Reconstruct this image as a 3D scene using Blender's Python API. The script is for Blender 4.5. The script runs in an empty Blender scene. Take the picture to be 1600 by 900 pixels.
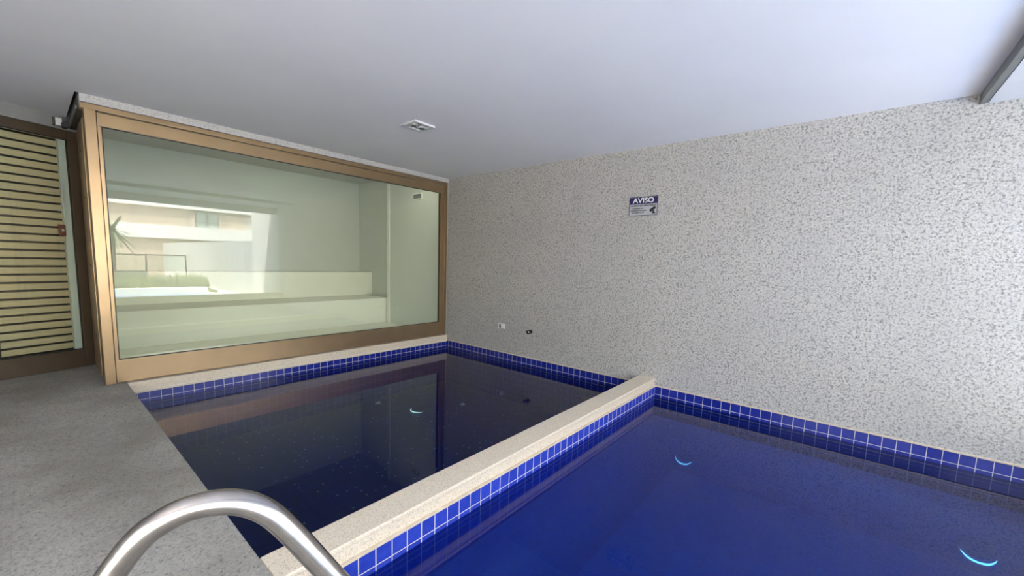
import bpy, bmesh, math, random
from mathutils import Vector, Matrix
SC = bpy.context.scene
COL = SC.collection
random.seed(7)

# ------------------------------------------------------------------ camera
cam_d = bpy.data.cameras.new('camera')
cam = bpy.data.objects.new('camera', cam_d)
COL.objects.link(cam)
CP = Vector((5.87541, -5.12266, 1.53764))
RT = Vector((0.76644, 0.64153, 0.031779)); UP = Vector((-0.094984, 0.064269, 0.993402)); FW = Vector((-0.635254, 0.764401, -0.110194))
M = Matrix((RT, UP, -FW)).transposed().to_4x4()
M.translation = CP
cam.matrix_world = M
cam_d.sensor_width = 36.0
cam_d.lens = 631.62 / 1600 * 36.0
cam_d.shift_y = 29.64 / 1600
cam_d.clip_start = 0.02
cam_d.clip_end = 300
SC.camera = cam

# ------------------------------------------------------------------ world, sun, exposure
w = bpy.data.worlds.new('sky'); SC.world = w
w.use_nodes = True
nt = w.node_tree
sky = nt.nodes.new('ShaderNodeTexSky')
sky.sky_type = 'NISHITA'
sky.sun_disc = False
sky.sun_elevation = math.radians(52)
sky.sun_rotation = math.radians(250)
sky.air_density = 1.0; sky.dust_density = 3.0; sky.ozone_density = 1.0
bg = nt.nodes['Background']
hs = nt.nodes.new('ShaderNodeHueSaturation'); hs.inputs['Saturation'].default_value = 0.32
nt.links.new(sky.outputs[0], hs.inputs['Color'])
nt.links.new(hs.outputs[0], bg.inputs[0])
bg.inputs[1].default_value = 0.46

sun_d = bpy.data.lights.new('sun', 'SUN'); sun_d.energy = 12.0; sun_d.angle = math.radians(3); sun_d.color = (1.0, 0.97, 0.92)
sun = bpy.data.objects.new('sun', sun_d); COL.objects.link(sun)
sun.rotation_euler = Vector((0.32, 0.30, -0.90)).to_track_quat('-Z', 'Y').to_euler()
sun.location = (0, -4, 14)

por_d = bpy.data.lights.new('daylight_portal', 'AREA'); por_d.shape = 'RECTANGLE'; por_d.size = 7.9; por_d.size_y = 2.4
por_d.cycles.is_portal = True
por = bpy.data.objects.new('daylight_portal', por_d); COL.objects.link(por)
por.location = (7.84, -4.0, 1.57); por.rotation_euler = Vector((-1, 0, 0)).to_track_quat('-Z', 'Y').to_euler()

por2_d = bpy.data.lights.new('daylight_portal', 'AREA'); por2_d.shape = 'RECTANGLE'; por2_d.size = 3.0; por2_d.size_y = 2.44
por2_d.cycles.is_portal = True
por2 = bpy.data.objects.new('daylight_portal', por2_d); COL.objects.link(por2)
por2.location = (6.1, -8.19, 1.33); por2.rotation_euler = Vector((0, 1, 0)).to_track_quat('-Z', 'Y').to_euler()

vs = SC.view_settings
SC.display_settings.display_device = 'sRGB'
vs.view_transform = 'Standard'; vs.look = 'None'; vs.gamma = 1.0; vs.use_curve_mapping = False
vs.exposure = 1.80
cy = SC.cycles
cy.use_denoising = True
cy.max_bounces = 14; cy.diffuse_bounces = 7; cy.glossy_bounces = 6; cy.transparent_max_bounces = 16; cy.transmission_bounces = 6
cy.sample_clamp_indirect = 6.0
cy.caustics_reflective = False; cy.caustics_refractive = False

# ------------------------------------------------------------------ materials
def newmat(name):
    m = bpy.data.materials.new(name); m.use_nodes = True
    t = m.node_tree
    for n in list(t.nodes): t.nodes.remove(n)
    out = t.nodes.new('ShaderNodeOutputMaterial')
    return m, t, out
def N(t, kind, **kw):
    n = t.nodes.new('ShaderNode' + kind)
    for k, v in kw.items():
        if k[0] == 'i' and k[1:].isdigit(): n.inputs[int(k[1:])].default_value = v
        else: setattr(n, k, v)
    return n
def math_(t, op, a, b=None, c=None):
    n = t.nodes.new('ShaderNodeMath'); n.operation = op
    for i, v in enumerate((a, b, c)):
        if v is None: continue
        if hasattr(v, 'is_output'): t.links.new(v, n.inputs[i])
        else: n.inputs[i].default_value = v
    return n.outputs[0]
def ramp(t, fac, stops, interp='LINEAR'):
    n = t.nodes.new('ShaderNodeValToRGB'); n.color_ramp.interpolation = interp
    el = n.color_ramp.elements
    while len(el) > 1: el.remove(el[-1])
    el[0].position = stops[0][0]; el[0].color = (*stops[0][1], 1) if len(stops[0][1]) == 3 else stops[0][1]
    for p_, c_ in stops[1:]:
        e = el.new(p_); e.color = (*c_, 1)
    t.links.new(fac, n.inputs[0]); return n.outputs[0]
def mixc(t, fac, a, b, mode='MIX'):
    n = t.nodes.new('ShaderNodeMix'); n.data_type = 'RGBA'; n.blend_type = mode
    for i, v in ((0, fac), (6, a), (7, b)):
        if hasattr(v, 'is_output'): t.links.new(v, n.inputs[i])
        else: n.inputs[i].default_value = (*v, 1) if isinstance(v, tuple) and len(v) == 3 else v
    return n.outputs[2]
def bsdf(t, out, color, rough=0.5, metal=0.0, spec=0.5, coat=0.0, bump=None, bstr=0.3, bdist=0.01):
    b = t.nodes.new('ShaderNodeBsdfPrincipled')
    if hasattr(color, 'is_output'): t.links.new(color, b.inputs['Base Color'])
    else: b.inputs['Base Color'].default_value = (*color, 1)
    if hasattr(rough, 'is_output'): t.links.new(rough, b.inputs['Roughness'])
    else: b.inputs['Roughness'].default_value = rough
    b.inputs['Metallic'].default_value = metal
    b.inputs['Specular IOR Level'].default_value = spec
    b.inputs['Coat Weight'].default_value = coat; b.inputs['Coat Roughness'].default_value = 0.05
    if bump is not None:
        bn = t.nodes.new('ShaderNodeBump'); bn.inputs['Strength'].default_value = bstr; bn.inputs['Distance'].default_value = bdist
        t.links.new(bump, bn.inputs['Height']); t.links.new(bn.outputs[0], b.inputs['Normal'])
    t.links.new(b.outputs[0], out.inputs[0])
    return b
def coords(t, which='Object'):
    return t.nodes.new('ShaderNodeTexCoord').outputs[which]
def noise(t, vec, scale, detail=2, rough=0.5, out='Fac'):
    n = t.nodes.new('ShaderNodeTexNoise'); n.inputs['Scale'].default_value = scale; n.inputs['Detail'].default_value = detail; n.inputs['Roughness'].default_value = rough
    t.links.new(vec, n.inputs['Vector']); return n.outputs[out]
def voro(t, vec, scale, out='Color', feature='F1'):
    n = t.nodes.new('ShaderNodeTexVoronoi'); n.feature = feature; n.inputs['Scale'].default_value = scale
    t.links.new(vec, n.inputs['Vector']); return n.outputs[out]

def simple(name, color, rough=0.5, metal=0.0, var=0.04, vscale=6.0, spec=0.5, coat=0.0):
    """plain paint, metal or plastic with a slight procedural mottling"""
    m, t, out = newmat(name)
    f = noise(t, coords(t), vscale, 3)
    dk = tuple(c * (1 - var) for c in color); lt = tuple(min(1, c * (1 + var)) for c in color)
    c = ramp(t, f, [(0.3, dk), (0.7, lt)])
    bsdf(t, out, c, rough, metal, spec, coat)
    return m

def granite(name, base, dark, light, grain=70, contrast=1.0, rough=0.75, joint=None, stain=None, bstr=0.5, stainamt=0.25, dthr=0.36):
    m, t, out = newmat(name)
    co = coords(t)
    n1 = noise(t, co, grain, 3, 0.7)
    n2 = noise(t, co, grain * 2.3, 2, 0.6)
    v = voro(t, co, grain * 1.6, 'Color')
    sep = t.nodes.new('ShaderNodeSeparateColor'); t.links.new(v, sep.inputs[0])
    md = tuple(a * .6 + b * .4 for a, b in zip(dark, base)); ml = tuple(a * .45 + b * .55 for a, b in zip(light, base))
    c = ramp(t, n1, [(0.30, dark), (dthr, md), (dthr + .06, base), (0.57, ml), (0.66, light)])
    c2 = ramp(t, n2, [(0.32, md), (0.45, base), (0.55, base), (0.68, light)])
    c = mixc(t, 0.4, c, c2)
    g = ramp(t, sep.outputs[0], [(0.0, (1 - .35 * contrast,) * 3), (0.10, (1 - .35 * contrast,) * 3), (0.16, (1, 1, 1)), (1, (1, 1, 1))])
    c = mixc(t, 0.8, c, g, 'MULTIPLY')
    if stain:
        big = noise(t, co, 1.3, 5, 0.6)
        s = ramp(t, big, [(0.42, (0, 0, 0)), (0.66, (1, 1, 1))])
        c = mixc(t, math_(t, 'MULTIPLY', s, stainamt), c, stain)
    if joint:
        sx = t.nodes.new('ShaderNodeSeparateXYZ'); t.links.new(co, sx.inputs[0])
        tot = None
        for axis, pitch, off, wd in joint:
            a = math_(t, 'SUBTRACT', sx.outputs[axis], off)
            a = math_(t, 'DIVIDE', a, pitch)
            a = math_(t, 'FRACT', math_(t, 'ADD', a, 100.5))
            a = math_(t, 'ABSOLUTE', math_(t, 'SUBTRACT', a, 0.5))
            a = math_(t, 'LESS_THAN', a, wd / pitch / 2)
            tot = a if tot is None else math_(t, 'MAXIMUM', tot, a)
        c = mixc(t, math_(t, 'MULTIPLY', tot, 0.2), c, tuple(x * .55 for x in base))
    bsdf(t, out, c, rough, 0, 0.35, bump=n1, bstr=bstr, bdist=0.006)
    return m

def tile(name, uo=0.0, vo=0.0, body=(0.008, 0.016, 0.19), body2=(0.014, 0.026, 0.26), grout=(0.50, 0.50, 0.52), gw=0.006, sparkle=False, rough=0.12, uwlight_grout=(0.07, 0.10, 0.40), uwlight_body=None):
    """10 cm glazed tiles with grout, laid out in metres through the UV map"""
    m, t, out = newmat(name)
    uv = coords(t, 'UV')
    sx = t.nodes.new('ShaderNodeSeparateXYZ'); t.links.new(uv, sx.inputs[0])
    u = math_(t, 'DIVIDE', math_(t, 'SUBTRACT', sx.outputs[0], uo), 0.1)
    v = math_(t, 'DIVIDE', math_(t, 'SUBTRACT', sx.outputs[1], vo), 0.1)
    u = math_(t, 'ADD', u, 200.0); v = math_(t, 'ADD', v, 200.0)
    du = math_(t, 'ABSOLUTE', math_(t, 'SUBTRACT', math_(t, 'FRACT', u), 0.5))
    dv = math_(t, 'ABSOLUTE', math_(t, 'SUBTRACT', math_(t, 'FRACT', v), 0.5))
    lim = 0.5 - gw / 0.1 / 2
    gu = math_(t, 'GREATER_THAN', du, lim); gv = math_(t, 'GREATER_THAN', dv, lim)
    g = math_(t, 'MAXIMUM', gu, gv)
    cell = t.nodes.new('ShaderNodeCombineXYZ'); t.links.new(math_(t, 'FLOOR', u), cell.inputs[0]); t.links.new(math_(t, 'FLOOR', v), cell.inputs[1])
    wn = t.nodes.new('ShaderNodeTexWhiteNoise'); t.links.new(cell.outputs[0], wn.inputs['Vector'])
    c = mixc(t, wn.outputs['Value'], body, body2)
    mott = noise(t, uv, 25, 3)
    c = mixc(t, math_(t, 'MULTIPLY', ramp(t, mott, [(0.35, (0, 0, 0)), (0.75, (1, 1, 1))]), 0.25), c, tuple(min(1, x * 1.8) for x in body2))
    below_water = math_(t, 'LESS_THAN', sx.outputs[1], -0.131)
    g2 = mixc(t, below_water, grout, uwlight_grout)  # grout below the waterline coloured to carry dim underwater light
    c = mixc(t, g, c, g2)
    if uwlight_body:
        c = mixc(t, math_(t, 'MULTIPLY', below_water, math_(t, 'SUBTRACT', 1.0, g)), c, uwlight_body)  # tile body below the waterline has its dimmer light painted in
    if sparkle:   # random white spots where four tiles meet
        uc = t.nodes.new('ShaderNodeCombineXYZ')
        t.links.new(math_(t, 'ROUND', u), uc.inputs[0]); t.links.new(math_(t, 'ROUND', v), uc.inputs[1])
        w2 = t.nodes.new('ShaderNodeTexWhiteNoise'); t.links.new(uc.outputs[0], w2.inputs['Vector'])
        on = math_(t, 'GREATER_THAN', w2.outputs['Value'], 0.80)
        lim2 = 0.5 - 0.075
        cross = math_(t, 'MULTIPLY', math_(t, 'GREATER_THAN', du, lim2), math_(t, 'GREATER_THAN', dv, lim2))
        c = mixc(t, math_(t, 'MULTIPLY', cross, on), c, (0.85, 0.88, 0.9))
    r = math_(t, 'ADD', math_(t, 'MULTIPLY', g, 0.5), rough)
    ht = math_(t, 'SUBTRACT', 1.0, g)
    bsdf(t, out, c, r, 0, 0.5, bump=ht, bstr=0.5, bdist=0.002)
    return m

def clear(name, tint, ior, ripple=None):
    """thin transparent sheet with true Fresnel reflection (glass panes, water surface)"""
    m, t, out = newmat(name)
    geo = t.nodes.new('ShaderNodeNewGeometry')
    ir = math_(t, 'ADD', math_(t, 'MULTIPLY', geo.outputs['Backfacing'], 1.0 / ior - ior), ior)
    fr = t.nodes.new('ShaderNodeFresnel'); t.links.new(ir, fr.inputs['IOR'])
    tr = t.nodes.new('ShaderNodeBsdfTransparent'); tr.inputs[0].default_value = (*tint, 1)
    gl = t.nodes.new('ShaderNodeBsdfGlossy'); gl.inputs['Roughness'].default_value = 0.0; gl.inputs[0].default_value = (1, 1, 1, 1)
    if ripple:
        bn = t.nodes.new('ShaderNodeBump'); bn.inputs['Strength'].default_value = ripple; bn.inputs['Distance'].default_value = 0.02
        t.links.new(noise(t, coords(t), 1.6, 2), bn.inputs['Height'])
        t.links.new(bn.outputs[0], gl.inputs['Normal'])
    mx = t.nodes.new('ShaderNodeMixShader')
    t.links.new(fr.outputs[0], mx.inputs[0]); t.links.new(tr.outputs[0], mx.inputs[1]); t.links.new(gl.outputs[0], mx.inputs[2])
    t.links.new(mx.outputs[0], out.inputs[0])
    return m

M_stone = granite('granite_wall', (0.46, 0.44, 0.405), (0.10, 0.097, 0.09), (0.68, 0.655, 0.61), grain=52, joint=[(0, 1.175, 3.783, 0.006)], stain=(0.36, 0.35, 0.33), stainamt=0.25, dthr=0.41, contrast=1.5)
M_deck = granite('granite_deck', (0.35, 0.335, 0.305), (0.085, 0.078, 0.07), (0.47, 0.45, 0.41), grain=60, rough=0.85, stain=(0.15, 0.13, 0.10), stainamt=0.5, contrast=.6, joint=[(0, 1.17, 0.55, .005), (1, 0.75, -4.505, .005)])
M_coping = granite('yellow_granite', (0.68, 0.59, 0.46), (0.28, 0.22, 0.17), (0.82, 0.74, 0.60), grain=120, rough=0.6, bstr=0.2, contrast=.8)
M_trimstone = simple('cream_edge_stone', (0.62, 0.52, 0.40), 0.6, var=0.12, vscale=20)
M_lintel = granite('granite_lintel', (0.52, 0.51, 0.49), (0.22, 0.21, 0.20), (0.68, 0.67, 0.65), grain=60, joint=[(1, 0.62, -0.30, .01)])
M_ceil = simple('ceiling_paint', (0.83, 0.825, 0.865), 0.9, var=0.02, vscale=1.2, spec=0.2)
M_plaster = simple('white_plaster', (0.72, 0.71, 0.67), 0.9, var=0.03, vscale=2)
M_sauna = simple('pale_cream_wall', (0.60, 0.62, 0.57), 0.7, var=0.02, vscale=1.5)
M_bench = simple('cream_bench_paint', (0.86, 0.85, 0.75), 0.6, var=0.02, vscale=2)
M_gold = simple('bronze_anodised_metal', (0.41, 0.295, 0.175), 0.34, 0.85, var=0.05, vscale=4)
M_brown = simple('dark_bronze_metal', (0.085, 0.062, 0.04), 0.45, 0.3, var=0.08, vscale=4)
M_dark = simple('dark_grey_metal', (0.06, 0.055, 0.05), 0.5, 0.3)
M_black = simple('black_rubber', (0.012, 0.012, 0.012), 0.4)
M_grey = simple('grey_metal_profile', (0.22, 0.23, 0.22), 0.45, 0.4)
M_white = simple('white_plastic', (0.80, 0.79, 0.76), 0.4)
M_red = simple('red_plastic', (0.22, 0.035, 0.035), 0.4)
M_steel, _t, _o = newmat('brushed_steel')
_c = coords(_t)
bsdf(_t, _o, ramp(_t, noise(_t, _c, 40, 4), [(0.3, (0.36, 0.335, 0.315)), (0.7, (0.45, 0.42, 0.40))]), 0.22, 1.0)
M_slat, _t, _o = newmat('golden_slats')
_c = coords(_t)
_mp = N(_t, 'Mapping'); _t.links.new(_c, _mp.inputs[0]); _mp.inputs['Scale'].default_value = (1, 1.5, 40)
bsdf(_t, _o, ramp(_t, noise(_t, _mp.outputs[0], 3, 3), [(0.3, (0.66, 0.54, 0.32)), (0.7, (0.82, 0.69, 0.44))]), 0.5, 0.1)
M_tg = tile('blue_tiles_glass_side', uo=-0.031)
M_tl = tile('blue_tiles_stone_side', uo=1.1565)
M_tr = tile('blue_tiles_right_pool', uo=4.1518, uwlight_body=(0.003, 0.035, 0.20))  # underwater wall blue is the darkest step of a painted light gradient
M_td = tile('blue_tiles_divider', uo=-4.024, body=(0.022, 0.045, 0.36), body2=(0.032, 0.06, 0.44), grout=(0.62, 0.60, 0.58))
M_tf = tile('blue_tiles_floor', sparkle=True, grout=(0.10, 0.12, 0.25), uwlight_grout=(0.10, 0.12, 0.25), gw=0.004, rough=0.3)
M_tfr = tile('lit_blue_floor_tiles', body=(0.004, 0.11, 0.50), body2=(0.006, 0.13, 0.56), grout=(0.02, 0.18, 0.60), uwlight_grout=(0.02, 0.18, 0.60), gw=0.004, rough=0.3)  # lighter blue paints the brightly lit patch of pool floor
M_tcv = tile('half_lit_cove_tiles', body=(0.004, 0.085, 0.41), body2=(0.006, 0.10, 0.46), grout=(0.02, 0.15, 0.52), uwlight_grout=(0.02, 0.15, 0.52), gw=0.004, rough=0.3)  # in-between blue, middle step of the painted light gradient
M_glass = clear('green_tinted_glass', (0.935, 0.968, 0.94), 1.5)
M_pane = clear('clear_glass', (0.93, 0.96, 0.94), 1.45)
M_water = clear('pool_water', (0.17, 0.34, 0.55), 1.333, ripple=0.012)

# ------------------------------------------------------------------ helpers
def auto_uv(me):
    uv = me.uv_layers.new(name='UVMap')
    for p_ in me.polygons:
        n = p_.normal; a = max(range(3), key=lambda i: abs(n[i]))
        for li in p_.loop_indices:
            c = me.vertices[me.loops[li].vertex_index].co
            uv.data[li].uv = ((c.y, c.z) if a == 0 else (c.x, c.z) if a == 1 else (c.x, c.y))
def box(bm, lo, hi, bev=0.0, rot=None, piv=None, seg=2):
    b = bmesh.new()
    bmesh.ops.create_cube(b, size=1)
    s = [hi[i] - lo[i] for i in range(3)]; c = [(hi[i] + lo[i]) / 2 for i in range(3)]
    for v in b.verts: v.co = Vector((v.co.x * s[0] + c[0], v.co.y * s[1] + c[1], v.co.z * s[2] + c[2]))
    if bev > 0: bmesh.ops.bevel(b, geom=list(b.edges), offset=min(bev, min(abs(x) for x in s) * .45), segments=seg, affect='EDGES', profile=0.6)
    merge(bm, b, rot, piv)
def merge(bm, b, rot=None, piv=None, mat=None):
    if rot is not None:
        pv = Vector(piv or (0, 0, 0))
        for v in b.verts: v.co = rot @ (v.co - pv) + pv
    if mat is not None:
        for v in b.verts: v.co = mat @ v.co
    me = bpy.data.meshes.new('tmp'); b.to_mesh(me); b.free(); bm.from_mesh(me); bpy.data.meshes.remove(me)
def quad(bm, pts):
    bm.faces.new([bm.verts.new(p_) for p_ in pts])
def cyl(bm, a, b, r, r2=None, seg=24, caps=True):
    a = Vector(a); b = Vector(b); d = b - a
    t_ = bmesh.new()
    bmesh.ops.create_cone(t_, cap_ends=caps, segments=seg, radius1=r, radius2=r if r2 is None else r2, depth=d.length)
    R = d.to_track_quat('Z', 'Y').to_matrix().to_4x4(); R.translation = (a + b) / 2
    merge(bm, t_, mat=R)
def tube(bm, pts, r, seg=20, radii=None):
    """a tube swept along a smooth polyline"""
    pts = [Vector(p_) for p_ in pts]; rings = []
    up = None
    for i, p_ in enumerate(pts):
        d = (pts[min(i + 1, len(pts) - 1)] - pts[max(i - 1, 0)]).normalized()
        if up is None:
            up = d.orthogonal().normalized()
        up = (up - d * up.dot(d)).normalized(); s = d.cross(up)
        rr = radii[i] if radii else r
        rings.append([bm.verts.new(p_ + (up * math.cos(2 * math.pi * k / seg) + s * math.sin(2 * math.pi * k / seg)) * rr) for k in range(seg)])
    for a, b in zip(rings, rings[1:]):
        for k in range(seg): bm.faces.new((a[k], a[(k + 1) % seg], b[(k + 1) % seg], b[k]))
    bm.faces.new(list(reversed(rings[0]))); bm.faces.new(rings[-1])
def smooth_path(cp, n=10):
    out = []
    P = [Vector(c) for c in cp]; P = [2 * P[0] - P[1]] + P + [2 * P[-1] - P[-2]]
    for i in range(1, len(P) - 2):
        for k in range(n):
            t_ = k / n
            a, b, c, d = P[i - 1], P[i], P[i + 1], P[i + 2]
            out.append(0.5 * ((2 * b) + (c - a) * t_ + (2 * a - 5 * b + 4 * c - d) * t_ ** 2 + (-a + 3 * b - 3 * c + d) * t_ ** 3))
    out.append(P[-2]); return out
def obj(name, bm, mat, parent=None, base=None, smooth=False):
    bmesh.ops.recalc_face_normals(bm, faces=list(bm.faces))
    me = bpy.data.meshes.new(name); bm.to_mesh(me); bm.free()
    auto_uv(me)
    if parent is not None: base = root_loc(parent)
    if base is None:
        xs = [v.co for v in me.vertices]
        base = Vector((sum(v.x for v in xs) / len(xs), sum(v.y for v in xs) / len(xs), min(v.z for v in xs)))
        if mat in GRAIN: base = Vector((0, 0, 0))
    base = Vector(base)
    me.transform(Matrix.Translation(-base))
    if smooth:
        for p_ in me.polygons: p_.use_smooth = True
    for mm in (mat if isinstance(mat, (list, tuple)) else [mat]): me.materials.append(mm)
    o = bpy.data.objects.new(name, me); COL.objects.link(o)
    if parent is None: o.location = base
    else: o.parent = parent
    return o
GRAIN = ()
def root_loc(o):
    v = Vector((0, 0, 0))
    while o is not None: v += o.location; o = o.parent
    return v
def BM(): return bmesh.new()
def thing(name, label, cat, loc, group=None):
    o = bpy.data.objects.new(name, None); o.empty_display_size = 0.05; COL.objects.link(o); o.location = loc
    o['label'] = label; o['category'] = cat
    if group: o['group'] = group
    return o
def tag(o, label, cat, group=None, kind=None):
    o['label'] = label; o['category'] = cat
    if group: o['group'] = group
    if kind: o['kind'] = kind
    return o
def struct(name, bm, mat, label=None):
    o = obj(name, bm, mat, base=(0, 0, 0)); o['kind'] = 'structure'
    if label: o['label'] = label
    return o
def sroot(name, loc, label=None):
    o = bpy.data.objects.new(name, None); COL.objects.link(o); o.location = loc; o['kind'] = 'structure'
    if label: o['label'] = label
    return o

ZD = 0.11       # deck level above the first tile line
YD = -4.505     # deck edge
ZW = -0.131     # water level
H = 3.03        # ceiling
ZF = -0.80      # apparent pool floor

# ------------------------------------------------------------------ structure
b = BM()        # granite deck, L shaped, running round the pools
box(b, (-1.4, -8.2, -0.95), (7.6, YD, ZD), 0)
box(b, (-1.4, YD, -0.95), (-0.20, -4.60, ZD), 0)
struct('floor', b, M_deck)
b = BM(); box(b, (7.6, -8.2, -0.95), (24.5, 2.0, 0.02), 0)
out_floor = struct('floor.001', b, simple('pale_outdoor_paving', (0.72, 0.70, 0.65), 0.8, var=0.1, vscale=3))
b = BM(); box(b, (0.0, 0.0, 0.015), (7.85, 0.25, 3.35), 0)
struct('wall_right', b, M_stone)
b = BM(); box(b, (-3.7, -8.2, H), (6.55, 0.0, H + 0.16), 0)
bmesh.ops.delete(b, geom=[], context='VERTS')
# keep the ceiling clear of the steam room, whose own ceiling is higher
b.free(); b = BM(); box(b, (0.0, -8.2, H), (6.55, 0.0, H + 0.5), 0); box(b, (-1.6, -8.2, H), (0.0, -4.72, H + 0.5), 0)
struct('ceiling', b, M_ceil)
b = BM(); box(b, (6.60, -8.2, 2.95), (7.85, 0.0, 3.5), 0)
struct('ceiling.001', b, simple('soffit_paint', (0.60, 0.61, 0.63), 0.9, var=0.02))
b = BM(); box(b, (6.55, -8.2, 2.948), (6.585, 0.0, 3.2), 0.003); box(b, (6.585, -8.2, 2.955), (6.60, 0.0, 3.2), 0)
struct('trim_1', b, M_grey)
b = BM(); box(b, (-4.2, -8.6, 3.62), (8.05, 0.45, 3.8), 0)
struct('roof', b, M_plaster)  # unseen slab added over the rooms to stop sun leaking in
b = BM(); box(b, (-4.2, -8.6, -0.1), (-4.0, 0.45, 3.62), 0); box(b, (-4.0, -8.6, -0.1), (-0.4, -8.4, 3.62), 0)
struct('wall_outer', b, M_plaster)
b = BM(); box(b, (7.85, -8.2, 2.775), (8.05, 0.0, 3.62), 0)
struct('wall_opening_header', b, M_plaster)
b = BM(); box(b, (7.66, -8.2, -0.9), (7.85, 0.0, 0.36), 0)
struct('wall_low_parapet', b, M_coping)
b = BM(); box(b, (-0.4, -8.4, ZD), (4.6, -8.2, 3.62), 0); box(b, (4.6, -8.4, 2.55), (7.85, -8.2, 3.62), 0); box(b, (7.6, -8.4, ZD), (8.05, -8.2, 2.55), 0)  # opening behind the camera is added to let more daylight in
struct('wall_rear', b, M_plaster)
# lintel over the big glass
b = BM(); box(b, (-0.16, -4.69, 2.957), (0.0, 0.0, 3.31), 0)
struct('trim_2', b, M_lintel)
b = BM(); box(b, (-6.0, -22.0, -0.2), (24.5, -8.2, 0.10), 0)
struct('floor.003', b, simple('pale_terrace_paving', (0.50, 0.48, 0.44), 0.8, var=0.1, vscale=3))  # unseen ground and low wall added for bounce and sky light from the rear
b = BM(); box(b, (-6.0, -22.4, -0.2), (24.5, -22.0, 0.9), 0)
struct('wall_terrace', b, M_plaster)
# wall behind the far glass door, and the strip of wall over it
ang = math.atan2(0.251, 0.713)       # the door plane swings slightly away
dvec = Vector((math.sin(ang), -math.cos(ang), 0)); dn = Vector((math.cos(ang), math.sin(ang), 0))
DO = Vector((-1.232, -4.60, 0))
def dpt(s, n, z): return DO + dvec * s + dn * n + Vector((0, 0, z))
def dbox(bm, s0, s1, n0, n1, z0, z1, bev=0.0):
    t_ = BM(); box(t_, (s0, n0, z0), (s1, n1, z1), bev)
    Mx = Matrix((dvec, dn, Vector((0, 0, 1)))).transposed().to_4x4(); Mx.translation = DO
    merge(bm, t_, mat=Mx)
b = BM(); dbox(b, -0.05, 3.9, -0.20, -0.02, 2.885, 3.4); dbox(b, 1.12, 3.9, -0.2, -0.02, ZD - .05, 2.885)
struct('wall_left', b, simple('shade_darkened_wall', (0.30, 0.30, 0.29), 0.9, var=.05))  # shade over the door put into the colour as darker grey
b = BM(); dbox(b, -0.1, 2.4, -1.4, -1.3, ZD - .05, 3.3)
struct('wall_service_room', b, M_plaster)
# steam room behind the glass
b = BM(); box(b, (-3.7, -4.63, 0.0), (-3.55, 0.4, 3.5), 0)
struct('wall_back', b, M_sauna)
b = BM(); box(b, (-3.7, 0.22, 0.0), (-1.98, 0.4, 3.5), 0); box(b, (-1.98, 0.0, 0.0), (-0.02, 0.4, 3.5), 0)
struct('wall_steam_room', b, M_sauna)
b = BM(); box(b, (-3.55, -4.625, 0.0), (-0.10, -4.56, 3.5), 0)
struct('wall_steam_room.001', b, M_sauna)
b = BM(); box(b, (-3.7, -4.63, 3.31), (-0.16, 0.4, 3.5), 0)
struct('ceiling.002', b, M_lintel)
b = BM(); box(b, (-3.6, -4.6, -0.1), (-0.15, 0.1, ZD), 0)
struct('floor.002', b, M_bench)
b = BM(); box(b, (-1.995, -0.012, ZD), (-1.90, 0.0, 3.31), 0.003)
struct('trim_3', b, M_white)

b = BM(); box(b, (-3.545, -4.555, ZD + .001), (-2.05, 0.04, 0.655), 0.006)
b_ = obj('lower_bench', b, M_bench); tag(b_, 'long lower cream masonry bench behind the big glass panel', 'bench')
b = BM(); box(b, (-3.545, -4.555, 0.656), (-2.98, 0.215, 1.19), 0.006)
b_ = obj('upper_bench', b, M_bench); tag(b_, 'long upper cream masonry bench against the steam room back wall', 'bench')
sl_d = bpy.data.lights.new('steam_room_fill_light', 'AREA'); sl_d.shape = 'RECTANGLE'; sl_d.size = 4.0; sl_d.size_y = .08; sl_d.energy = 7.5; sl_d.color = (1, .93, .78)  # unseen fill light added behind the header to brighten the benches
sl = bpy.data.objects.new('steam_room_fill_light', sl_d); COL.objects.link(sl); sl.location = (-0.24, -2.3, 3.1); 
_z = Vector((.75, 0, 1)).normalized(); _x = Vector((0, 1, 0)); sl.rotation_euler = Matrix((_x, _z.cross(_x), _z)).transposed().to_euler()
# air grille on the steam room wall
g = thing('air_grille', 'small rectangular air grille high on the pale wall behind glass', 'vent', (-0.93, 0.0, 2.79))
b = BM()
for lo, hi in (((-1.08, -.015, 2.725), (-0.78, 0, 2.745)), ((-1.08, -.015, 2.83), (-0.78, 0, 2.85)), ((-1.08, -.015, 2.745), (-1.06, 0, 2.83)), ((-0.80, -.015, 2.745), (-0.78, 0, 2.83))): box(b, lo, hi, .002)
obj('grille_frame', b, M_white, g)
b = BM(); box(b, (-1.06, -.004, 2.745), (-.80, 0, 2.83))
for k in range(5): box(b, (-1.06, -.012, 2.752 + k * .016), (-.80, -.003, 2.758 + k * .016), 0)
obj('louvre_blades', b, simple('grille_grey', (0.25, 0.29, 0.26), .6), g)

# kerb under the glass
b = BM(); box(b, (-0.16, YD + .02, -0.02), (0.018, 0.0, ZD - .012), 0.004); 
box(b, (-0.16, YD + .005, 0.0), (0.022, 0.0, ZD), 0.006)
struct('trim_4', b, M_coping)
b = BM(); box(b, (0.0, YD, 0.0), (0.026, 0.0, 0.014), 0.003)
struct('trim_5', b, simple('pale_grout', (0.72, 0.67, 0.58), .7, var=.1, vscale=30))
# cream edging strip on top of the tiles along the granite wall
b = BM(); box(b, (0.0, -0.012, 0.0), (7.62, 0.01, 0.016), 0.003)
struct('trim_6', b, M_trimstone)

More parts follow.
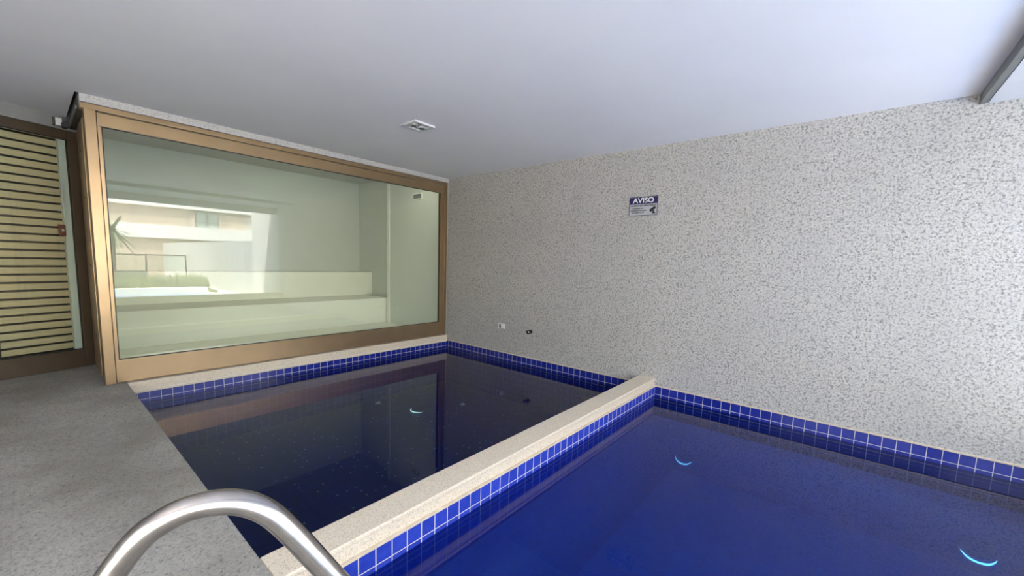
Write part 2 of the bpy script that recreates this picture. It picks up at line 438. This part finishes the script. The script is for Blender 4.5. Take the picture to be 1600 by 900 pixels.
# ------------------------------------------------------------------ left pool
def pool(name, label, x0, x1, parts, floor_mat):
    r_ = thing(name, label, 'pool', ((x0 + x1) / 2, YD / 2, ZF - .1))
    for nm, lo, hi, mt in parts:
        b = BM(); box(b, lo, hi, 0); obj(nm, b, mt, r_)
    b = BM(); box(b, (x0, YD, ZF - .1), (x1, 0, ZF), 0); obj('pool_floor', b, floor_mat, r_)
    b = BM()
    nx, ny = 8, 8
    quad(b, [(x0, YD, ZW), (x1, YD, ZW), (x1, 0, ZW), (x0, 0, ZW)])
    obj('water_surface', b, M_water, r_)
    return r_
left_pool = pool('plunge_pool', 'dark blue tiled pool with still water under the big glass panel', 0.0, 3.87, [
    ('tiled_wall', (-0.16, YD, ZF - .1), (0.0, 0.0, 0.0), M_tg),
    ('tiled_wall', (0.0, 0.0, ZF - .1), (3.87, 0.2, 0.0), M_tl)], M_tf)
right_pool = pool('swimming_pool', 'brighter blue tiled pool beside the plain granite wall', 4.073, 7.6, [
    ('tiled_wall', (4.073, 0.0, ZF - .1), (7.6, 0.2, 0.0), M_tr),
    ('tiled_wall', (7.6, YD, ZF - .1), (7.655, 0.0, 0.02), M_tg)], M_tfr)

def cove(x0, y0, x1, y1, nx, ny, mt, r_=.42):  # rounded corner added to soften the step from dark wall to lit floor
    b = BM(); pr = None
    for k in range(13):
        a = math.pi / 2 * k / 12; o1 = r_ - r_ * math.cos(a); h1 = r_ - r_ * math.sin(a)
        row = [b.verts.new((x0 + nx * o1, y0 + ny * o1, ZF + h1)), b.verts.new((x1 + nx * o1, y1 + ny * o1, ZF + h1))]
        if pr: b.faces.new((pr[0], pr[1], row[1], row[0]))
        pr = row
    return obj('tiled_cove', b, mt, right_pool, smooth=True)
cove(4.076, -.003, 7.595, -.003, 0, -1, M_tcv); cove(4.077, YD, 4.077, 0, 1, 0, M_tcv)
# ------------------------------------------------------------------ dividing wall
dv = thing('dividing_wall', 'low wall between the two pools with pale granite coping', 'wall', (3.97, YD / 2, ZF - .1))
b = BM(); box(b, (3.88, YD, ZF - .1), (4.073, 0.0, 0.0), 0); obj('tiled_core', b, M_td, dv)
b = BM(); box(b, (3.853, YD + .001, ZD - .03), (4.066, -.001, ZD), 0.011, seg=3); obj('coping_slab', b, M_coping, dv)
b = BM(); box(b, (3.875, YD + .001, 0.012), (4.058, -.001, ZD - .028), 0.002)
obj('coping_face', b, M_coping, dv)
b = BM(); box(b, (3.872, YD + .001, 0.0), (4.078, -.001, 0.013), 0.003); obj('edging_strip', b, M_trimstone, dv)

# underwater lamps: dished lamps with a lit-looking pale lip
def pool_lamp(loc, nrm, r, label, shade, body, group=None):
    t_ = thing('pool_lamp', label, 'lamp', loc, group)
    L = Vector(loc); n = Vector(nrm).normalized()
    ux = Vector((1, 0, 0)); uy = Vector((0, 1, 0)) if abs(n.z) > .9 else n.cross(ux)
    if uy.z < 0: uy = -uy
    b = BM(); cyl(b, L, L + n * .012, r, r * .94, seg=40); obj('lamp_body', b, body, t_)
    b = BM()
    pts = [L + n * .016 + (ux * math.cos(math.pi * (1.12 + .76 * k / 20)) + uy * math.sin(math.pi * (1.12 + .76 * k / 20))) * r * .9 for k in range(21)]
    tube(b, pts, .01, 8, radii=[.0015 + .0075 * math.sin(math.pi * k / 20) for k in range(21)])
    obj('lamp_lip', b, shade, t_, smooth=True)
    b = BM(); cyl(b, L + n * .012, L + n * .018, r * .66, seg=32); obj('lens', b, body, t_)
    return t_
M_hd = simple('navy_lamp_housing', (0.008, 0.016, 0.19), 0.4)
M_hb = simple('blue_lamp_housing', (0.005, 0.095, 0.43), 0.4)
def glow(name, c, st):
    m, t, out = newmat(name); b_ = bsdf(t, out, c, .3); b_.inputs['Emission Color'].default_value = (*c, 1); b_.inputs['Emission Strength'].default_value = st; return m
M_cyan = glow('lit_cyan_lamp_rim', (0.30, 0.85, 0.95), 1.2)
M_cyan_dim = glow('faint_cyan_lamp_rim', (0.30, 0.75, 0.85), .5)
M_pgreen = glow('lit_greenish_lamp_rim', (0.95, 0.90, 0.55), .7)
pool_lamp((0.93, -1.34, ZF), (0, 0, 1), .15, 'round underwater lamp with greenish rim on dark pool floor', M_pgreen, M_hd)
pool_lamp((4.55, -0.195, -0.73), (0, -.574, .82), .11, 'round underwater lamp near the dividing wall in brighter pool', M_cyan_dim, M_hb)
pool_lamp((6.90, -0.195, -0.73), (0, -.574, .82), .12, 'underwater lamp with bright cyan rim near bottom right corner', M_cyan, M_hb)
def nozzle(loc, label):
    L = Vector(loc); t_ = thing('floor_inlet', label, 'inlet', loc, 'white inlets on the dark pool floor')
    b = BM(); cyl(b, L, L + Vector((0, 0, .012)), .045, .035); obj('flange', b, M_white, t_)
    b = BM(); cyl(b, L + Vector((0, 0, .012)), L + Vector((0, 0, .03)), .018, .012, 16); obj('eyeball', b, M_white, t_)
nozzle((0.20, -1.61, ZF), 'white floor inlet left of the greenish underwater lamp')
nozzle((1.21, -0.69, ZF), 'white floor inlet right of the greenish underwater lamp')

# ------------------------------------------------------------------ big glass panel
wd = sroot('window_1', (-0.05, -2.3, ZD), 'large fixed glass panel in bronze frame')
b = BM(); box(b, (-0.13, -4.69, 2.905), (-0.03, 0.0, 2.957), 0.003); obj('head_track', b, M_gold, wd)
b = BM(); box(b, (-0.13, -4.665, ZD), (-0.03, -4.582, 2.905), 0.004); obj('post', b, M_gold, wd)
b = BM(); box(b, (-0.13, -0.052, ZD), (-0.03, 0.0, 2.905), 0.003); obj('side_jamb', b, M_gold, wd)
b = BM(); box(b, (-0.115, -4.578, 2.765), (-0.045, -0.055, 2.893), 0.004); obj('top_rail', b, M_gold, wd)
b = BM(); box(b, (-0.115, -4.578, ZD + .004), (-0.045, -0.055, 0.362), 0.004); obj('bottom_rail', b, M_gold, wd)
b = BM(); box(b, (-0.115, -4.578, 0.362), (-0.045, -4.548, 2.765), 0.003); obj('stile', b, M_gold, wd)
b = BM(); box(b, (-0.115, -0.145, 0.362), (-0.045, -0.055, 2.765), 0.003); obj('stile', b, M_gold, wd)
b = BM()
gx0, gx1 = -0.085, -0.072
for lo, hi in (((gx0 - .006, -4.548, 0.355), (gx1 + .010, -4.54, 2.77)), ((gx0 - .006, -0.153, 0.355), (gx1 + .010, -0.145, 2.77)), ((gx0 - .006, -4.548, 0.362), (gx1 + .010, -0.145, 0.368)), ((gx0 - .006, -4.548, 2.758), (gx1 + .010, -0.145, 2.765))): box(b, lo, hi)
obj('gasket', b, M_black, wd)
b = BM(); box(b, (gx0, -4.546, 0.358), (gx1, -0.147, 2.769)); obj('glass_pane', b, M_glass, wd)
# narrow side return of the glass box towards the door
b = BM()
for x0, x1, dy in ((-0.36, -0.14, 0), (-0.42, -0.38, .012), (-0.90, -0.46, 0.0), (-1.19, -0.93, .006)): box(b, (x0, -4.655 + dy, ZD), (x1, -4.627, 2.90), 0.003)
obj('side_panel', b, M_gold, wd)
b = BM()
for x0 in (-0.375, -0.445, -0.915): box(b, (x0 - .014, -4.640, ZD), (x0 + .014, -4.628, 2.90), 0)
obj('seal', b, M_black, wd)
b = BM()
for z in (0.55, 1.35, 1.72, 2.1, 2.6):
    cyl(b, (-0.7, -4.655, z), (-0.7, -4.66, z), .012, seg=12)
obj('screws', b, M_dark, wd)
b = BM(); box(b, (-1.22, -4.700, 2.905), (-0.13, -4.60, H), 0.003)
o_ = obj('beam_casing', b, M_dark, wd)
b = BM(); box(b, (-1.22, -4.712, 2.915), (-0.16, -4.700, 2.945), 0.003); obj('cover_strip', b, M_grey, wd)

# ------------------------------------------------------------------ glass door at far left with louvred leaf behind
dr = sroot('door_1', dpt(0.55, 0, ZD), 'bronze framed glass door')
def dobj(name, specs, mat, parent, bev=0.004):
    b = BM()
    for s in specs: dbox(b, *s, bev)
    return obj(name, b, mat, parent)
dobj('door_frame', [(0.02, 0.135, -.05, 0.0, ZD, 2.875), (0.135, 1.10, -.05, 0.0, 2.775, 2.875), (0.135, 1.10, -.05, 0.0, ZD, 0.325), (1.00, 1.10, -.05, 0.0, 0.325, 2.775)], M_brown, dr)
dobj('gasket', [(0.135, 0.143, -.035, -.012, 0.325, 2.775), (0.143, 1.0, -.035, -.012, 0.325, 0.332), (0.143, 1.0, -.035, -.012, 2.768, 2.775)], M_black, dr, 0)
dobj('glass_pane', [(0.14, 1.0, -.028, -.020, 0.33, 2.77)], M_pane, dr, 0)
lv = thing('louvred_door', 'golden slatted door leaf behind the far left glass door', 'door', dpt(0.5, -0.2, ZD))
b = BM(); k = 0; z = ZD + .03
while z < 2.83:
    t_ = BM(); box(t_, (0.150, -.215, z), (0.735, -.195, z + .068), 0.003)
    c = Vector((0, -.205, z + .034)); Rr = Matrix.Rotation(math.radians(-9), 3, 'X')
    for v in t_.verts: v.co = Rr @ (v.co - c) + c
    box(t_, (0.150, -.198, z + .052), (0.735, -.188, z + .066), 0.002)
    Mx = Matrix((dvec, dn, Vector((0, 0, 1)))).transposed().to_4x4(); Mx.translation = DO
    merge(b, t_, mat=Mx); z += .0915
obj('slats', b, M_slat, lv)
dobj('backing_panel', [(0.145, 0.74, -.24, -.225, ZD, 2.87)], M_black, lv, 0)
dobj('stile', [(0.742, 0.82, -.24, -.18, ZD, 2.87)], M_dark, lv)
dobj('stile', [(0.02, 0.143, -.24, -.18, ZD, 2.87)], simple('pale_green_paint', (0.80, 0.86, 0.78), .5), lv)
t_ = thing('call_box', 'small red box fixed to the edge of the slatted door', 'box', dpt(0.24, -.17, 1.68))
dobj('housing', [(0.150, 0.203, -.19, -.15, 1.68, 1.81)], M_red, t_, .006)
dobj('button', [(0.166, 0.188, -.152, -.145, 1.73, 1.76)], M_white, t_, .003)
hd = dobj('pull_handle', [(0.150, 0.168, -.150, -.135, 2.0, 2.28)], M_white, lv, .005)
for z_ in (2.03, 2.23): dobj('mount', [(0.153, 0.165, -.19, -.15, z_, z_ + .02)], M_white, hd, 0)
t_ = thing('door_sensor', 'small white and black sensor box above the far left glass door', 'sensor', (-1.0, -4.79, 2.89))
b = BM(); box(b, (-1.10, -4.815, 2.885), (-1.0, -4.765, 2.965), .006); obj('housing', b, M_white, t_)
b = BM(); box(b, (-1.10, -4.835, 2.89), (-1.02, -4.815, 2.97), .004); obj('bracket', b, M_dark, t_)
b = BM(); cyl(b, (-1.09, -4.745, 2.90), (-0.99, -4.745, 2.90), .03); obj('eye', b, M_black, t_, smooth=False)

# ------------------------------------------------------------------ things on the granite wall
sg = thing('warning_sign', 'blue and white AVISO camera warning sign on the granite wall', 'sign', (3.755, 0, 2.30))
sx0, sx1, sz0, sz1 = 3.566, 3.940, 2.183, 2.423
b = BM(); box(b, (sx0, -.008, sz0), (sx1, -.0005, sz1), .002); obj('plate', b, simple('sign_white', (.45, .45, .47), .5), sg)
b = BM(); box(b, (sx0 + .008, -.0095, sz1 - .092), (sx1 - .008, -.0075, sz1 - .008), 0); obj('header_band', b, simple('sign_blue', (.008, .008, .09), .5), sg)
b = BM()
for lo, hi in (((sx0, -.0092, sz0), (sx0 + .007, -.0078, sz1)), ((sx1 - .007, -.0092, sz0), (sx1, -.0078, sz1)), ((sx0, -.0092, sz0), (sx1, -.0078, sz0 + .006)), ((sx0, -.0092, sz1 - .006), (sx1, -.0078, sz1))): box(b, lo, hi)
obj('border_line', b, M_black, sg)
def text(name, s, size, x, z, y, mat, parent, bold=0.0, align='CENTER', sxs=1.0):
    cu = bpy.data.curves.new(name, 'FONT'); cu.body = s; cu.size = size; cu.align_x = align; cu.align_y = 'CENTER'; cu.extrude = .0006; cu.offset = bold
    to = bpy.data.objects.new('tmp_text', cu); COL.objects.link(to)
    dg = bpy.context.evaluated_depsgraph_get()
    me = bpy.data.meshes.new_from_object(to.evaluated_get(dg)); bpy.data.objects.remove(to)
    me.transform(Matrix.Translation((x, y, z)) @ Matrix.Rotation(math.pi / 2, 4, 'X') @ Matrix.Diagonal((sxs, 1, 1, 1)))
    me.transform(Matrix.Translation(-root_loc(parent)))
    me.materials.clear(); me.materials.append(mat); me.name = name
    o = bpy.data.objects.new(name, me); COL.objects.link(o); o.parent = parent; return o
M_ink = simple('black_ink', (.015, .015, .02), .5)
cxs = (sx0 + sx1) / 2
text('heading_text', 'AVISO', .088, cxs, sz1 - .050, -.0102, M_white, sg, .0022, sxs=1.12)
text('message_text', 'O AMBIENTE ESTÁ SENDO FILMADO', .0245, cxs, sz1 - .113, -.0088, M_ink, sg, .0009, sxs=.84)
text('message_text', 'AS IMAGENS SÃO', .019, sx0 + .118, sz0 + .092, -.0088, M_ink, sg, .0006)
text('message_text', 'CONFIDENCIAIS E PROTEGIDAS', .019, sx0 + .125, sz0 + .065, -.0088, M_ink, sg, .0006, sxs=.78)
text('message_text', 'NOS TERMOS DA LEI', .019, sx0 + .118, sz0 + .038, -.0088, M_ink, sg, .0006, sxs=.9)
b = BM()        # the little camera drawing on the sign
t_ = BM(); box(t_, (-.042, -.001, -.017), (.042, .001, .017)); R2 = Matrix.Rotation(math.radians(-35), 4, 'Y'); R2.translation = Vector((sx1 - .062, -.0088, sz0 + .078)); merge(b, t_, mat=R2)
t_ = BM(); box(t_, (-.012, -.001, -.022), (.012, .001, .01)); R2 = Matrix.Rotation(math.radians(10), 4, 'Y'); R2.translation = Vector((sx1 - .050, -.0088, sz0 + .050)); merge(b, t_, mat=R2)
box(b, (sx1 - .062, -.0095, sz0 + .022), (sx1 - .022, -.008, sz0 + .034))
obj('camera_pictogram', b, M_ink, sg)

so = thing('wall_socket', 'small white socket plate low on the granite wall', 'socket', (1.41, 0, .41))
b = BM(); box(b, (1.335, -.012, .415), (1.485, 0, .497), .004); obj('face_plate', b, M_white, so)
b = BM(); cyl(b, (1.375, -.0125, .470), (1.375, -.0145, .470), .019); cyl(b, (1.378, -.0125, .440), (1.378, -.0145, .440), .019); obj('socket_holes', b, M_black, so)
b = BM(); box(b, (1.425, -.015, .428), (1.468, -.011, .485), .003); obj('rocker_switch', b, M_white, so)
sp = thing('hose_tap', 'small black tap stub sticking out of the granite wall', 'tap', (2.03, 0, .43))
b = BM(); cyl(b, (2.03, 0, .44), (2.03, -.012, .44), .032); obj('wall_flange', b, M_dark, sp)
b = BM(); cyl(b, (2.03, 0, .44), (2.03, -.07, .44), .015); cyl(b, (1.965, -.055, .447), (2.03, -.05, .44), .006, .014)
obj('spout', b, M_black, sp)
b = BM(); bmesh.ops.create_uvsphere(b, u_segments=20, v_segments=12, radius=.032, matrix=Matrix.Translation((2.035, -.075, .438))); obj('valve_body', b, simple('black_chrome', (.03, .03, .03), .15, .6), sp, smooth=True)
b = BM(); cyl(b, (2.052, -.092, .445), (2.062, -.104, .448), .010); obj('valve_highlight', b, M_white, sp)  # small white disc standing in for the highlight on the black valve

# ------------------------------------------------------------------ ceiling lamp
cl = thing('ceiling_lamp', 'square white recessed double spotlight in the ceiling', 'lamp', (1.99, -2.205, H))
lx0, lx1, ly0, ly1 = 1.85, 2.13, -2.34, -2.07
b = BM()
for lo, hi in (((lx0, ly0, H - .022), (lx0 + .055, ly1, H)), ((lx1 - .035, ly0, H - .022), (lx1, ly1, H)), ((lx0 + .035, ly0, H - .022), (lx1 - .035, ly0 + .035, H)), ((lx0 + .035, ly1 - .035, H - .022), (lx1 - .035, ly1, H))): box(b, lo, hi, .003)
obj('trim_frame', b, simple('lamp_white', (.62, .62, .64), .4), cl)
b = BM(); box(b, (lx0 + .03, ly0 + .03, H - .006), (lx1 - .03, ly1 - .03, H - .001), 0); obj('recess', b, M_grey, cl)
for yy in (-2.265, -2.145):
    t_ = BM(); cyl(t_, (1.99, yy, H - .024), (1.99, yy, H - .006), .05, .055); h_ = obj('spotlight_ring', t_, simple('lamp_grey', (.45, .45, .46), .4), cl)
    t_ = BM(); cyl(t_, (1.99, yy, H - .026), (1.99, yy, H - .023), .033); obj('bulb', t_, simple('lamp_dark', (.08, .08, .09), .2), h_)

# ------------------------------------------------------------------ steel handrail
hr = thing('handrail', 'brushed steel pool handrail arching in the foreground', 'handrail', (4.97, -5.10, ZD))
A = Vector((5.0578, -4.9237, 0)); tv = Vector((math.sin(math.radians(25)), math.cos(math.radians(25)), 0))
prof = [(-.222, ZD), (-.222, .40), (-.220, .70), (-.206, .86), (-.186, .945), (-.158, 1.005), (-.120, 1.058), (-.086, 1.083), (-.046, 1.098), (0, 1.097), (.038, 1.083), (.073, 1.053), (.108, 1.003), (.14, .951), (.168, .905)]
s_, z_ = prof[-1]
for k in range(1, 9): prof.append((s_ + .075 * k, z_ - .075 * k * 1.64))
prof += [(s_ + .60 + .03, -.20), (s_ + .60 + .035, -.45), (s_ + .60 + .035, ZF)]
path = smooth_path([A + tv * s + Vector((0, 0, zz)) for s, zz in prof], 6)
b = BM(); tube(b, path, .0218, 28); obj('tube', b, M_steel, hr, smooth=True)
f = A + tv * -.222
b = BM(); cyl(b, (f.x, f.y, ZD), (f.x, f.y, ZD + .012), .055, .045, 32); obj('base_flange', b, M_steel, hr)

# ------------------------------------------------------------------ the world outside (seen mirrored in the glass)
b = BM(); box(b, (7.85, 0.0, 0.0), (10.1, 0.3, 4.2), 0)
struct('wall_garden', b, M_plaster)
m, t, out = newmat('streaked_concrete'); c_ = coords(t); mp = N(t, 'Mapping'); t.links.new(c_, mp.inputs[0]); mp.inputs['Scale'].default_value = (3, 3, .35)
bsdf(t, out, ramp(t, noise(t, mp.outputs[0], 1.6, 5, .65), [(.3, (.36, .37, .36)), (.62, (.62, .62, .60))]), .9)
b = BM(); box(b, (10.1, 0.0, 0.0), (24.5, 0.25, 1.98), 0)
struct('wall_garden.001', b, m)

op = thing('outdoor_pool', 'light blue outdoor pool with raised white far coping', 'pool', (10.3, -4.5, 0.02))
b = BM(); quad(b, [(8.7, -8, .06), (12.0, -8, .06), (12.0, -1.0, .06), (8.7, -1.0, .06)])
obj('water', b, simple('outdoor_water', (.10, .25, .55), .15, var=.15, vscale=2), op)
b = BM(); box(b, (12.0, -8, .02), (12.4, -0.9, .27), .01); box(b, (8.4, -8, .02), (8.7, -.8, .10), .01); box(b, (8.7, -1.0, .02), (12.0, -.8, .10), .01)
obj('coping', b, simple('white_coping', (.80, .76, .66), .7), op)

gm, t, out = newmat('leaf_green'); c_ = coords(t)
bsdf(t, out, ramp(t, noise(t, c_, 3, 3), [(.3, (.10, .15, .055)), (.7, (.26, .32, .15))]), .6)
b = BM()
for i in range(2600):
    x = random.uniform(12.6, 14.6); y = random.uniform(-8.0, -0.6)
    hgt = random.uniform(.25, .62) * (1.15 if random.random() < .06 else 1); a = random.uniform(0, 6.28); wv = Vector((math.cos(a), math.sin(a), 0)) * .03
    ln = Vector((random.uniform(-.16, .16), random.uniform(-.16, .16), 0)); p0 = Vector((x, y, .125))
    v = [b.verts.new(p0 - wv), b.verts.new(p0 + wv), b.verts.new(p0 + wv * .8 + ln * .4 + Vector((0, 0, hgt * .6))), b.verts.new(p0 - wv * .8 + ln * .4 + Vector((0, 0, hgt * .6))), b.verts.new(p0 + ln + Vector((0, 0, hgt)))]
    b.faces.new(v[:4]); b.faces.new((v[3], v[2], v[4]))
g_ = obj('garden_grass', b, gm); tag(g_, 'tall green grass planted beyond the outdoor pool', 'grass', kind='stuff')
b = BM(); box(b, (12.4, -8, .02), (14.8, -0.5, .12), 0); o_ = obj('planting_bed', b, simple('garden_soil', (.12, .13, .07), .9)); tag(o_, 'dark soil bed under the grass', 'soil')

rl = thing('glass_railing', 'dark framed glass railing beyond the garden grass', 'railing', (15.9, -4, .02))
b = BM(); box(b, (15.87, -8, 1.34), (15.93, -0.70, 1.385), .004); obj('top_rail', b, M_dark, rl)
for y in (-0.72, -2.0, -3.3, -4.6, -5.9, -7.2):
    b = BM(); box(b, (15.88, y - .025, .02), (15.92, y + .025, 1.34), .003); obj('post', b, M_dark, rl)
b = BM(); box(b, (15.895, -8, .72), (15.905, -.75, 1.34)); obj('glass_pane', b, M_pane, rl)
b = BM(); box(b, (15.8, -8, .02), (16.0, -2.0, .72), .01); obj('dark_kerb', b, M_grey, rl)

bd = thing('apartment_building', 'white building with wood slat cladding across the garden', 'building', (27, -2, 0))
b = BM(); box(b, (25.25, -14, 0), (32, 12, 4.35), 0); obj('main_walls', b, M_plaster, bd)
b = BM(); box(b, (24.9, -14, 4.08), (32.2, 12.2, 4.38), .01); obj('roof_fascia', b, simple('bright_white_paint', (.85, .84, .81), .7), bd)
b = BM(); box(b, (24.85, -14, 2.27), (25.3, 12, 3.03), .01); obj('floor_band', b, simple('bright_white_paint', (.80, .80, .78), .7), bd)
m, t, out = newmat('wood_cladding'); c_ = coords(t); sp_ = N(t, 'SeparateXYZ'); t.links.new(c_, sp_.inputs[0])
fr_ = math_(t, 'FRACT', math_(t, 'ADD', math_(t, 'MULTIPLY', sp_.outputs[1], 5.5), 100)); ln_ = math_(t, 'LESS_THAN', fr_, .1)
wnz = N(t, 'TexWhiteNoise'); wnz.noise_dimensions = '1D'; t.links.new(math_(t, 'FLOOR', math_(t, 'MULTIPLY', sp_.outputs[1], 5.5)), wnz.inputs['W'])
cc = mixc(t, wnz.outputs['Value'], (.50, .40, .32), (.60, .50, .41)); cc = mixc(t, ln_, cc, (.34, .27, .21)); bsdf(t, out, cc, .7)
b = BM(); box(b, (25.1, -14, 3.03), (25.28, 1.70, 4.09)); box(b, (25.1, 2.95, 3.03), (25.28, 4.5, 4.09)); obj('upper_cladding', b, m, bd)
b = BM(); box(b, (25.1, -14, .02), (25.28, 2.0, 2.27)); obj('lower_cladding', b, m, bd)
b = BM()
for lo, hi in (((25.12, 1.70, 3.03), (25.2, 1.78, 4.08)), ((25.12, 2.87, 3.03), (25.2, 2.95, 4.08)), ((25.12, 2.29, 3.03), (25.2, 2.36, 4.08)), ((25.12, 1.78, 3.32), (25.2, 2.87, 3.40)), ((25.12, 1.78, 4.0), (25.2, 2.87, 4.08))): box(b, lo, hi)
wf = obj('window_frame', b, M_grey, bd)
b = BM(); box(b, (25.17, 1.72, 3.03), (25.24, 2.93, 4.07)); obj('pane', b, simple('pale_window_blind', (.45, .52, .47), .3), wf)

PX, PY = 14.0, -3.12
pm = thing('yucca_palm', 'spiky palm beside the outdoor pool, mirrored at the glass edge', 'tree', (PX, PY, .1))
b = BM(); tube(b, smooth_path([(PX, PY, .1), (PX + .03, PY - .02, .9), (PX - .02, PY, 1.6), (PX, PY, 2.15)], 5), .07, 12); obj('trunk', b, simple('palm_trunk', (.22, .17, .12), .9, var=.3, vscale=12), pm)
b = BM()
for i in range(64):
    az = random.uniform(0, 2 * math.pi); el = random.uniform(-.75, 1.35); L_ = random.uniform(.75, 1.15)
    d = Vector((math.cos(az) * math.cos(el), math.sin(az) * math.cos(el), math.sin(el)))
    sd = d.cross(Vector((0, 0, 1))).normalized() * .05; p0 = Vector((PX, PY, 2.15)); pr_ = None
    for k in range(6):
        q = k / 5; c = p0 + d * L_ * q + Vector((0, 0, -.30 * q * q * L_)); wq = sd * (1 - q) * 1.2 + sd * .08
        a1, a2 = b.verts.new(c - wq), b.verts.new(c + wq)
        if pr_: b.faces.new((pr_[0], pr_[1], a2, a1))
        pr_ = (a1, a2)
lf = obj('leaves', b, simple('palm_leaf', (.30, .36, .20), .5, var=.3), pm)
